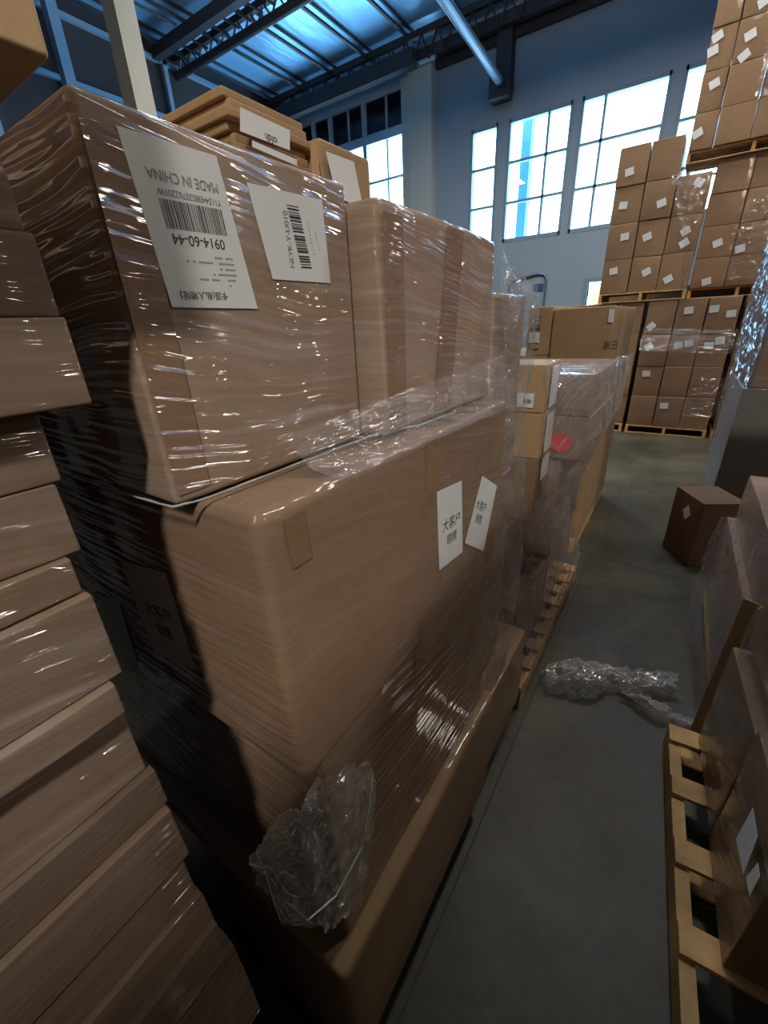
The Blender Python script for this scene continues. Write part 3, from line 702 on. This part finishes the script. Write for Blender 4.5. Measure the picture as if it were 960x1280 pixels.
# ------------------------------------------------------------------ stack C : mixed cartons with loose film
pallet('orange lit wooden pallet with film over its corner, second along the row', -1.38, -0.375, 1.78, 3.26, boards=9)
zc = [(1.60, 1.815, 'topmost'), (1.385, 1.598, 'second'), (1.045, 1.383, 'third')]
CC = []
for z0, z1, w_ in zc:
    CC.append(carton('%s carton of the narrow column with long white labels' % w_, -0.95, -0.475, 2.0, 2.262, z0, z1, M_GOLD if w_ != 'third' else M_DK, r=0.005, n=6, amp=0.004))
for c_, z0, z1 in ((CC[0], 1.615, 1.80), (CC[1], 1.395, 1.585), (CC[2], 1.25, 1.37)):
    quad('label', [(-0.475, 2.07, z1), (-0.475, 2.21, z1), (-0.475, 2.21, z0), (-0.475, 2.07, z0)], M_PAPER, c_, off=0.006, label='long white label')
q_ = quad('label', [(-0.62, 2.0, 1.69), (-0.52, 2.0, 1.69), (-0.52, 2.0, 1.625), (-0.62, 2.0, 1.625)], M_PAPER, CC[0], off=0.005)
ink_bars('small_print', q_, V((-0.62, 1.993, 1.69)), V((0.1, 0, 0)), V((0, 0, -0.065)), [(0.55+i*0.07, 0.4, 0.59+i*0.07, 0.7) for i in range(5)])
C1 = carton('upper mauve carton jutting toward the aisle, film stretched over it', -0.95, -0.315, 2.275, 3.15, 1.545, 1.748, M_MAUVE, r=0.008, n=8, amp=0.006)
C2 = carton('mauve carton with the round red sticker', -0.95, -0.305, 2.275, 3.15, 1.315, 1.543, M_MAUVE, r=0.008, n=8, amp=0.006)
quad('tape', [(-0.47, 2.275, 1.585), (-0.33, 2.275, 1.585), (-0.33, 2.275, 1.55), (-0.47, 2.275, 1.55)], M_TAPED, C1, off=0.006)
bm = bmesh.new(); bmesh.ops.create_circle(bm, cap_ends=True, segments=32, radius=0.052, matrix=Matrix.Translation((-0.435, 2.266, 1.405)) @ Matrix.Rotation(math.pi/2, 4, 'X'))
o = link('red_sticker', bm, M_REDC, C2); o['label'] = 'round red sticker'
carton('dark lower carton behind the hanging film under the narrow labelled column', -1.0, -0.55, 1.80, 2.26, 0.62, 1.042, M_DK, r=0.008, n=6, amp=0.008)
carton('carton at the base of the second stack right on its pallet, nearer one', -1.3, -0.45, 1.80, 2.42, 0.142, 0.618, M_MAUVE, r=0.008, n=8, amp=0.008)
carton('carton at the base of the second stack right on its pallet, farther one', -1.3, -0.45, 2.44, 3.2, 0.142, 0.70, M_MAUVE, r=0.008, n=8, amp=0.008)
carton('mauve carton half hidden in film under the red sticker carton', -1.0, -0.42, 2.30, 3.1, 0.702, 1.312, M_MAUVE, r=0.01, n=8, amp=0.01)
# film of stack C
def cy(a, b, Y): return ony(a, b, Y)
rows = [[V((-0.50, 1.99, 1.84)), V((-0.40, 2.15, 1.80)), V((-0.31, 2.4, 1.80)), V((-0.27, 2.8, 1.79)), V((-0.25, 3.2, 1.78))],
        [V((-0.47, 1.97, 1.70)), V((-0.38, 2.16, 1.70)), V((-0.285, 2.35, 1.66)), V((-0.265, 2.75, 1.65)), V((-0.27, 3.2, 1.62))],
        [V((-0.46, 1.97, 1.45)), V((-0.37, 2.16, 1.46)), V((-0.28, 2.32, 1.45)), V((-0.275, 2.7, 1.45)), V((-0.29, 3.18, 1.42))],
        [V((-0.46, 1.96, 1.22)), V((-0.39, 2.12, 1.22)), V((-0.33, 2.3, 1.24)), V((-0.34, 2.5, 1.22)), V((-0.36, 2.7, 1.26))],
        [V((-0.50, 1.94, 1.02)), V((-0.44, 2.05, 0.98)), V((-0.40, 2.2, 1.00)), V((-0.38, 2.3, 1.02)), V((-0.37, 2.42, 1.05))],
        [V((-0.50, 1.84, 0.75)), V((-0.42, 1.95, 0.75)), V((-0.38, 2.15, 0.75)), V((-0.36, 2.35, 0.75)), V((-0.36, 2.6, 0.78))],
        [V((-0.44, 1.78, 0.40)), V((-0.40, 1.95, 0.40)), V((-0.37, 2.3, 0.42)), V((-0.36, 2.7, 0.42)), V((-0.36, 3.0, 0.45))],
        [V((-0.40, 1.78, 0.16)), V((-0.385, 2.0, 0.16)), V((-0.37, 2.35, 0.16)), V((-0.37, 2.8, 0.16)), V((-0.375, 3.2, 0.16))]]
M_FC = film_mat('stretch_film_second', 0.5, 0.16, 0.5, tint=(0.78, 0.77, 0.78), gloss=0.5, rough=0.08, bump=1.0, bd=0.02)
tag(sheet('stretch_film', rows, M_FC, 100, 150, 0.012, 11, 0.035, seed=21), 'loose film draped down the second stack from the mauve cartons to its pallet', 'plastic film')
# ------------------------------------------------------------------ stack D : tall plain cartons further down
pallet('wooden pallet under the tall plain cartons, third along the row', -1.45, -0.475, 3.72, 5.35, boards=9)
D1 = carton('large plain tan carton with printed end on top of the third stack', -0.905, -0.468, 3.80, 5.35, 1.30, 2.065, M_GOLD, r=0.012, n=8, amp=0.008)
carton('tall tan carton on the pallet below the large plain one', -0.905, -0.468, 3.74, 5.35, 0.142, 1.298, M_GOLD, r=0.010, n=8, amp=0.008)
D3 = carton('tan carton left of the large plain one with faded print and tape', -1.10, -0.912, 3.80, 5.2, 1.72, 2.085, M_GOLD, r=0.010, n=6, amp=0.006)
carton('tan carton hidden low behind the second stack', -1.44, -0.912, 3.80, 5.2, 0.142, 1.718, M_GOLD, r=0.010, n=4, amp=0.006)
q_ = [ony(a, b, 3.797) for a, b in ((762, 386), (769, 386), (767, 403), (760, 403))]
quad('label', q_, M_PAPER, D1, off=0.012)
txt_o = ony(757, 436, 3.785)
text('圳田', (txt_o.x-0.02, 3.786, txt_o.z), (1, 0, 0), (0, 0, 1), 0.07, M_INK, D1, xs=0.7)
for k in range(2):
    q0 = ony(772+k*6, 430, 3.79)
    text('川田用月口', (-0.466+0.012, 4.3+k*0.45, 1.72), (0, 0, 1), (0, -1, 0), 0.07, M_INKG, D1)
text('门囗川', (-1.0, 3.786, 1.76), (0, 0, 1), (-1, 0, 0), 0.09, M_INK, D3)
quad('label', [(-1.08, 3.79, 1.90), (-0.99, 3.79, 1.90), (-0.99, 3.79, 1.82), (-1.08, 3.79, 1.82)], M_PAPER, D3, off=0.006)
# ------------------------------------------------------------------ small loose carton in the aisle
Mr = rotz(0.39, 3.95, -14)
SC = carton('small dark brown carton alone on the floor with a white diamond label', 0.39, 0.72, 3.95, 4.35, 0.001, 0.585, M_RED, r=0.006, n=5, amp=0.004)
SC.rotation_euler = (0, 0, math.radians(28)); SC.location = (0.443, 4.20, 0.001)
bm = bmesh.new()
# diamond label on its near face, built in the carton's own frame
Ms = Matrix.Translation(SC.location) @ Matrix.Rotation(math.radians(28), 4, 'Z')
def sl(u2, v2): return Ms @ V((-0.1725+0.33*0 , 0, 0)) if False else Ms @ V((-0.165-0.002, -0.02+u2, v2))
dpts = [sl(0, 0.50), sl(0.06, 0.43), sl(0, 0.36), sl(-0.06, 0.43)]
bmq = bmesh.new(); bmq.faces.new([bmq.verts.new(p) for p in dpts])
me = bpy.data.meshes.new('label'); bmesh.ops.transform(bmq, matrix=Ms.inverted(), verts=bmq.verts); bmq.to_mesh(me); bmq.free(); me.materials.append(M_PAPER)
dl = bpy.data.objects.new('label', me); COL.objects.link(dl); dl.parent = SC
# ------------------------------------------------------------------ crumpled film on the floor
rows = []
FP = [[(676, 838), (700, 826), (730, 824), (765, 832), (800, 838), (845, 842)],
      [(676, 848), (702, 840), (735, 838), (768, 842), (800, 848), (846, 850)],
      [(680, 856), (705, 852), (738, 852), (768, 852), (805, 856), (846, 860)],
      [(690, 862), (715, 866), (745, 868), (765, 860), (805, 864), (842, 868)]]
hs = [[0.02, 0.03, 0.03, 0.03, 0.03, 0.02], [0.05, 0.10, 0.13, 0.09, 0.09, 0.06], [0.05, 0.09, 0.12, 0.07, 0.09, 0.06], [0.02, 0.02, 0.02, 0.02, 0.02, 0.02]]
rows = [[onz(a, b, h) for (a, b), h in zip(r_, h_)] for r_, h_ in zip(FP, hs)]
M_FF = film_mat('stretch_film_floor', 0.9, 0.28, 0.70, sc=(14, 18, 1), tint=(0.92, 0.92, 0.84), gloss=0.45, rough=0.12, bump=1.0)
fl_ = sheet('crumpled_film', rows, M_FF, 120, 60, 0.028, 17, 0.02, seed=31, edge=0.02)
for v in fl_.data.vertices:
    wz = v.co.z + fl_.location.z
    if wz < 0.004: v.co.z = 0.004 - fl_.location.z
tag(fl_, 'crumpled clear film lying across the aisle floor', 'plastic film')
rows = [[onz(a, b, h) for a, b, h in r_] for r_ in ([(775, 862, 0.02), (800, 866, 0.05), (825, 878, 0.06), (845, 892, 0.03), (868, 900, 0.02)], [(780, 866, 0.06), (803, 876, 0.08), (825, 888, 0.08), (845, 898, 0.04), (868, 904, 0.03)], [(785, 868, 0.02), (806, 884, 0.02), (826, 898, 0.02), (846, 906, 0.02), (866, 908, 0.02)])]
fl_ = sheet('crumpled_film', rows, M_FF, 70, 30, 0.016, 22, 0.012, seed=41, edge=0.015)
for v in fl_.data.vertices:
    if v.co.z + fl_.location.z < 0.004: v.co.z = 0.004 - fl_.location.z
tag(fl_, 'tail of twisted clear film trailing to the bare pallet corner', 'plastic film')
# ------------------------------------------------------------------ stack E : right foreground pallet
pallet('bare edged wooden pallet in the right foreground with wide board gaps', 0.345, 1.40, 0.72, 1.95, skew=3.6, boards=5, skip=(0,))
EM = rotz(0.46, 1.5, 3.6)
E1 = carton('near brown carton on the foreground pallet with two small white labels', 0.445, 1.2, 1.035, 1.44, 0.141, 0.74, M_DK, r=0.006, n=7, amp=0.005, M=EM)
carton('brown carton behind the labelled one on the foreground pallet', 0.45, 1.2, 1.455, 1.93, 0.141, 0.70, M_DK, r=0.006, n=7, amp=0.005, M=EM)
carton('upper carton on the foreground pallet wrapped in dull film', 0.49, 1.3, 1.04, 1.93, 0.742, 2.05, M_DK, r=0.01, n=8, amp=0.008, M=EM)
for pts in (((926, 1052), (948, 1012), (954, 1050), (936, 1096)), ((940, 1100), (955, 1082), (957, 1100), (944, 1125))):
    quad('label', [onx(a, b, 0.452) for a, b in pts], M_PAPER, E1, off=0.012)
# film over it
rows = [[V((0.47, 1.96, 1.10)), V((0.45, 1.8, 1.12)), V((0.44, 1.5, 1.13)), V((0.45, 1.2, 1.12)), V((0.47, 1.02, 1.10))],
        [V((0.45, 1.98, 0.75)), V((0.43, 1.8, 0.78)), V((0.43, 1.5, 0.74)), V((0.43, 1.2, 0.72)), V((0.455, 1.01, 0.7))],
        [V((0.44, 1.98, 0.45)), V((0.42, 1.8, 0.46)), V((0.435, 1.55, 0.52)), V((0.44, 1.3, 0.62)), V((0.46, 1.01, 0.64))],
        [V((0.43, 1.97, 0.20)), V((0.43, 1.85, 0.26)), V((0.435, 1.65, 0.38)), V((0.44, 1.35, 0.52)), V((0.46, 1.01, 0.58))]]
M_FD = film_mat('stretch_film_dull', 0.3, 0.14, 0.22, tint=(0.40, 0.36, 0.35), gloss=0.4, rough=0.2)
tag(sheet('stretch_film', rows, M_FD, 60, 60, 0.006, 10, 0.012, seed=51), 'dull film skirt folded over the foreground pallet cartons', 'plastic film')
# unseen stacks added at right to keep light off the lower near cartons
pallet('wooden pallet of the tall unseen stack added for shade', 0.50, 1.45, -2.3, 0.05)
for k in range(5):
    carton('tall unseen stack added for shade, carton layer %s' % ['one', 'two', 'three', 'four', 'five'][k], 0.52, 1.4, -2.3, 0.05, 0.141+k*0.58, 0.72+k*0.58, M_DK)
carton('lower unseen carton added for shade beside the tall stack', 0.56, 1.4, 0.08, 0.62, 0.0, 1.1, M_DK)
carton('upper unseen carton added for shade beside the tall stack', 0.56, 1.4, 0.08, 0.62, 1.102, 2.3, M_DK)
# stack E2 behind it
pallet('wooden pallet under the film bundled stack on the right', 0.50, 1.40, 2.12, 3.50)
carton('lower carton wrapped in bluish film behind the foreground pallet', 0.485, 1.3, 2.12, 3.45, 0.141, 0.70, M_MAUVE, r=0.01, n=8, amp=0.008)
carton('upper carton wrapped in bluish film behind the foreground pallet', 0.52, 1.3, 2.15, 3.4, 0.702, 1.02, M_MAUVE, r=0.01, n=8, amp=0.008)
carton('brown carton on top of the film bundled right stack', 0.64, 1.3, 2.3, 3.2, 1.022, 2.1, M_GOLD, r=0.01, n=8, amp=0.006)
# corner post
a, b_ = V((0.438, 2.02, 0.02)), V((0.470, 2.09, 0.84))
e = None
bm = bmesh.new(); d_ = (b_-a); M4 = Matrix.Translation(a) @ d_.to_track_quat('Z', 'Y').to_matrix().to_4x4()
abox(bm, -0.035, 0.035, -0.005, 0.0, 0, d_.length, M4); abox(bm, -0.035, -0.03, 0, 0.05, 0, d_.length, M4)
for k in (0.45, 0.62, 0.75): abox(bm, -0.037, 0.037, -0.008, -0.005, d_.length*k, d_.length*k+0.008, M4)
tag(link('corner_protector', bm, M_GOLD, None, a), 'creased cardboard corner post leaning at the right hand stack', 'corner post')
rows = [[V((0.47, 3.62, 0.62)), V((0.47, 3.2, 0.80)), V((0.49, 2.7, 0.95)), V((0.50, 2.25, 1.02)), V((0.60, 2.08, 1.05))],
        [V((0.43, 3.5, 0.45)), V((0.43, 3.1, 0.55)), V((0.45, 2.7, 0.66)), V((0.46, 2.25, 0.72)), V((0.56, 2.07, 0.74))],
        [V((0.40, 3.3, 0.25)), V((0.42, 3.0, 0.30)), V((0.44, 2.6, 0.36)), V((0.455, 2.25, 0.40)), V((0.54, 2.07, 0.42))],
        [V((0.37, 2.9, 0.06)), V((0.41, 2.7, 0.06)), V((0.43, 2.4, 0.06)), V((0.45, 2.15, 0.06)), V((0.53, 2.07, 0.08))]]
M_FE = film_mat('stretch_film_bluish', 0.5, 0.12, 0.40, tint=(0.45, 0.44, 0.50), gloss=0.6, rough=0.12, bump=0.7)
tag(sheet('stretch_film', rows, M_FE, 80, 60, 0.010, 12, 0.02, seed=61, edge=0.01), 'bluish film skirt bundled around the right hand stack to the floor', 'plastic film')
# stack F : tall grey and blue-glinting stack
carton('dark grey wrapped lower crate of the tall right stack', 0.50, 1.5, 4.75, 6.05, 0.001, 1.38, M_GREY, r=0.01, n=8, amp=0.006, name='grey_carton')
F2 = carton('upper wrapped carton of the tall right stack, blue glare on its side', 0.55, 1.5, 4.78, 6.4, 1.381, 2.25, M_MAUVE, r=0.012, n=12, amp=0.01)
carton('topmost smooth wrapped carton of the tall right stack', 0.56, 1.5, 4.9, 6.7, 2.251, 3.4, M_MAUVE, r=0.012, n=8, amp=0.01)
rows = [[V((0.535, 6.75, 3.4)), V((0.53, 6.1, 3.4)), V((0.53, 5.4, 3.4)), V((0.53, 4.74, 3.4))],
        [V((0.53, 6.6, 2.5)), V((0.525, 6.1, 2.5)), V((0.525, 5.4, 2.5)), V((0.53, 4.74, 2.5))],
        [V((0.525, 6.5, 1.9)), V((0.52, 6.1, 1.9)), V((0.52, 5.4, 1.9)), V((0.53, 4.74, 1.9))],
        [V((0.525, 6.4, 1.32)), V((0.52, 6.0, 1.30)), V((0.52, 5.4, 1.30)), V((0.53, 4.74, 1.3))]]
M_FB = film_mat('stretch_film_glare', 0.3, 0.5, 0.5, sc=(16, 26, 1), tint=(0.3, 0.33, 0.4), gloss=0.92, rough=0.2, bump=1.0, bd=0.05)
tag(sheet('stretch_film', rows, M_FB, 110, 110, 0.020, 9, -0.02, seed=71), 'glossy film on the aisle side of the tall right stack reflecting blue windows', 'plastic film')
# ------------------------------------------------------------------ far stacks
FY = 8.85
def far_pallet(lab, x0, x1, z, y0=FY, depth=1.0, ns=3):
    return lift(pallet(lab, x0, x1, y0, y0+depth, nstr=ns), z)
ROWN = ['bottom', 'second', 'third', 'fourth', 'fifth']
COLN = ['first', 'second', 'third', 'fourth']
FARC = []
def far_stack(where, xs_, zs_, y0, depth=0.98, skipc=(), jitter=0.012, mat=None):
    for i in range(len(zs_)-1):
        for j_ in range(len(xs_)-1):
            if (i, j_) in skipc: continue
            dx = random.uniform(-jitter, jitter)*0.4; dy = random.uniform(0, jitter*2)
            c_ = carton('carton in the %s, %s row up, %s from its left edge' % (where, ROWN[i] if i else 'lowest', COLN[j_]),
                        xs_[j_]+0.005+dx, xs_[j_+1]-0.005+dx, y0+dy, y0+depth, zs_[i]+0.001, zs_[i+1]-0.001, mat or M_FAR, 'cartons of the ' + where, r=0.012, n=3, amp=0.008)
            FARC.append((c_, xs_[j_]+dx, xs_[j_+1]+dx, zs_[i], zs_[i+1], y0+dy))
random.seed(12)
far_pallet('wooden pallet on the floor under the lower far stack', -0.60, 0.62, 0)
far_stack('middle floor level far stack', [-0.60, -0.19, 0.21, 0.62], [0.141, 0.665, 1.16, 1.67, 2.19], FY)
far_pallet('wooden pallet on the floor under the far stack behind the third row stack', -1.85, -0.66, 0, FY+0.02)
far_stack('left floor level far stack', [-1.85, -1.45, -1.06, -0.66], [0.141, 0.665, 1.16, 1.67, 2.19], FY+0.02)
far_pallet('wooden pallet on the floor under the far stack nearest the grey crate', 0.68, 1.85, 0, FY+0.05)
far_stack('right floor level far stack', [0.68, 1.02, 1.42, 1.84], [0.141, 0.665, 1.16, 1.67, 2.19], FY+0.05)
far_pallet('wooden pallet carrying the upper left far stack', -1.38, -0.12, 2.195, FY, 0.98)
far_stack('upper left far stack', [-1.38, -0.96, -0.54, -0.12], [2.336, 2.84, 3.34, 3.84, 4.34], FY, skipc=((3, 2),))
far_pallet('wooden pallet carrying the upper middle far stack', -0.10, 1.20, 2.195, 9.30)
far_stack('upper middle far stack', [-0.10, 0.36, 0.80, 1.24], [2.337, 2.76, 3.19, 3.61, 4.04], 9.26)
far_pallet('wooden pallet carrying the highest far stack', -0.50, 1.08, 4.045, 9.2)
far_stack('highest far stack', [-0.50, -0.20, 0.22, 0.64, 1.06], [4.186, 4.62, 5.07, 5.52, 5.97], 9.15)
for k, x0_ in enumerate((-1.5, -0.18, 1.14)):
    carton('tall dark carton block in the second far row, %s behind the others' % ['leftmost', 'middle', 'rightmost'][k], x0_, x0_+1.3, 10.35, 11.3, 0.001, 2.45, M_FAR, r=0.02, n=3, amp=0.01)
# paper squares on the far cartons
SQ = [(787, 215, 10), (779, 257, -5), (827, 254, 15), (874, 228, -30), (781, 296, 5), (809, 296, 20), (857, 289, 30), (855, 304, 30),
      (767, 339, 10), (808, 340, 25), (835, 349, 30), (897, 304, 20), (883, 352, 15), (861, 388, 5), (893, 386, 5), (814, 408, 45), (811, 433, 35), (848, 431, 5), (861, 429, 10), (886, 432, 3), (900, 426, 10),
      (808, 467, 5), (830, 507, 3), (914, 392, 5), (897, 46, 25), (891, 64, 15), (938, 44, 20), (930, 70, 35), (893, 105, 20), (865, 157, 20), (872, 167, 25), (955, 2, 25), (925, 311, 15), (865, 341, 5)]
for (a, b, rot) in SQ:
    best = None
    for c_, x0, x1, z0, z1, y0 in FARC:
        p = ony(a, b, y0)
        if x0 < p.x < x1 and z0 < p.z < z1 and (best is None or y0 < best[1]): best = (c_, y0, p)
    if not best: continue
    c_, y0, p = best; s = 0.06; r_ = math.radians(rot); y_ = y0-0.011
    cs = [(-s, s*0.85), (s, s*0.85), (s, -s*0.85), (-s, -s*0.85)]
    quad('label', [(p.x+u2*math.cos(r_)-v2*math.sin(r_), y_, p.z+u2*math.sin(r_)+v2*math.cos(r_)) for u2, v2 in cs], M_PAPER, c_, off=0.0)
quad('tape', [(0.72, FY+0.04, 0.62), (0.80, FY+0.04, 0.64), (0.98, FY+0.04, 0.30), (0.90, FY+0.04, 0.26)], M_TAPEL, [c for c in FARC if abs(c[1]-0.68) < 0.02 and c[3] < 0.2][0][0], off=0.004)
# film bands on far stacks
M_FG = film_mat('stretch_film_far', 0.1, 0.05, 0.5, sc=(4, 14, 1), tint=(0.6, 0.5, 0.4), gloss=0.85, rough=0.14, bump=1.0, bd=0.06)
def band(x0, x1, z0, z1, y, lab, seed, dz=0.0):
    rows = [[V((x0+(x1-x0)*i/4, y - 0.02*math.sin(i), z1-(z1-z0)*k/3 + dz*i/4)) for i in range(5)] for k in range(4)]
    tag(sheet('stretch_film', rows, M_FG, 60, 24, 0.012, 6, 0.0, seed=seed), lab, 'plastic film')
band(-0.62, 0.66, 1.42, 1.78, FY-0.03, 'gold glinting film band across the lower far stack', 81, -0.06)
band(0.30, 1.0, 2.4, 3.5, 9.21, 'gold glinting film on the upper middle far stack', 85)
band(0.15, 0.9, 4.6, 5.4, 9.10, 'gold glinting film on the highest far stack', 87)
band(0.22, 1.2, 0.35, 1.0, FY-0.03, 'gold glinting film low on the lower far stack', 89)
rows = [[V((-0.62+0.5*k/3, FY-0.02, 3.86)) for k in range(4)], [V((-0.55+0.45*k/3, FY-0.03, 3.6)) for k in range(4)], [V((-0.3+0.2*k/3, FY-0.03, 3.0)) for k in range(4)], [V((-0.2+0.1*k/3, FY-0.03, 2.25)) for k in range(4)]]
tag(sheet('stretch_film', rows, M_FG, 30, 60, 0.012, 6, 0.0, seed=91), 'clear film on the right corner of the upper left far stack', 'plastic film')
# lettering: give each piece its place under its label
bpy.context.view_layer.update()
for o, Mw in TEXTS:
    if '_w' in o: del o['_w']
    o.matrix_world = Mw
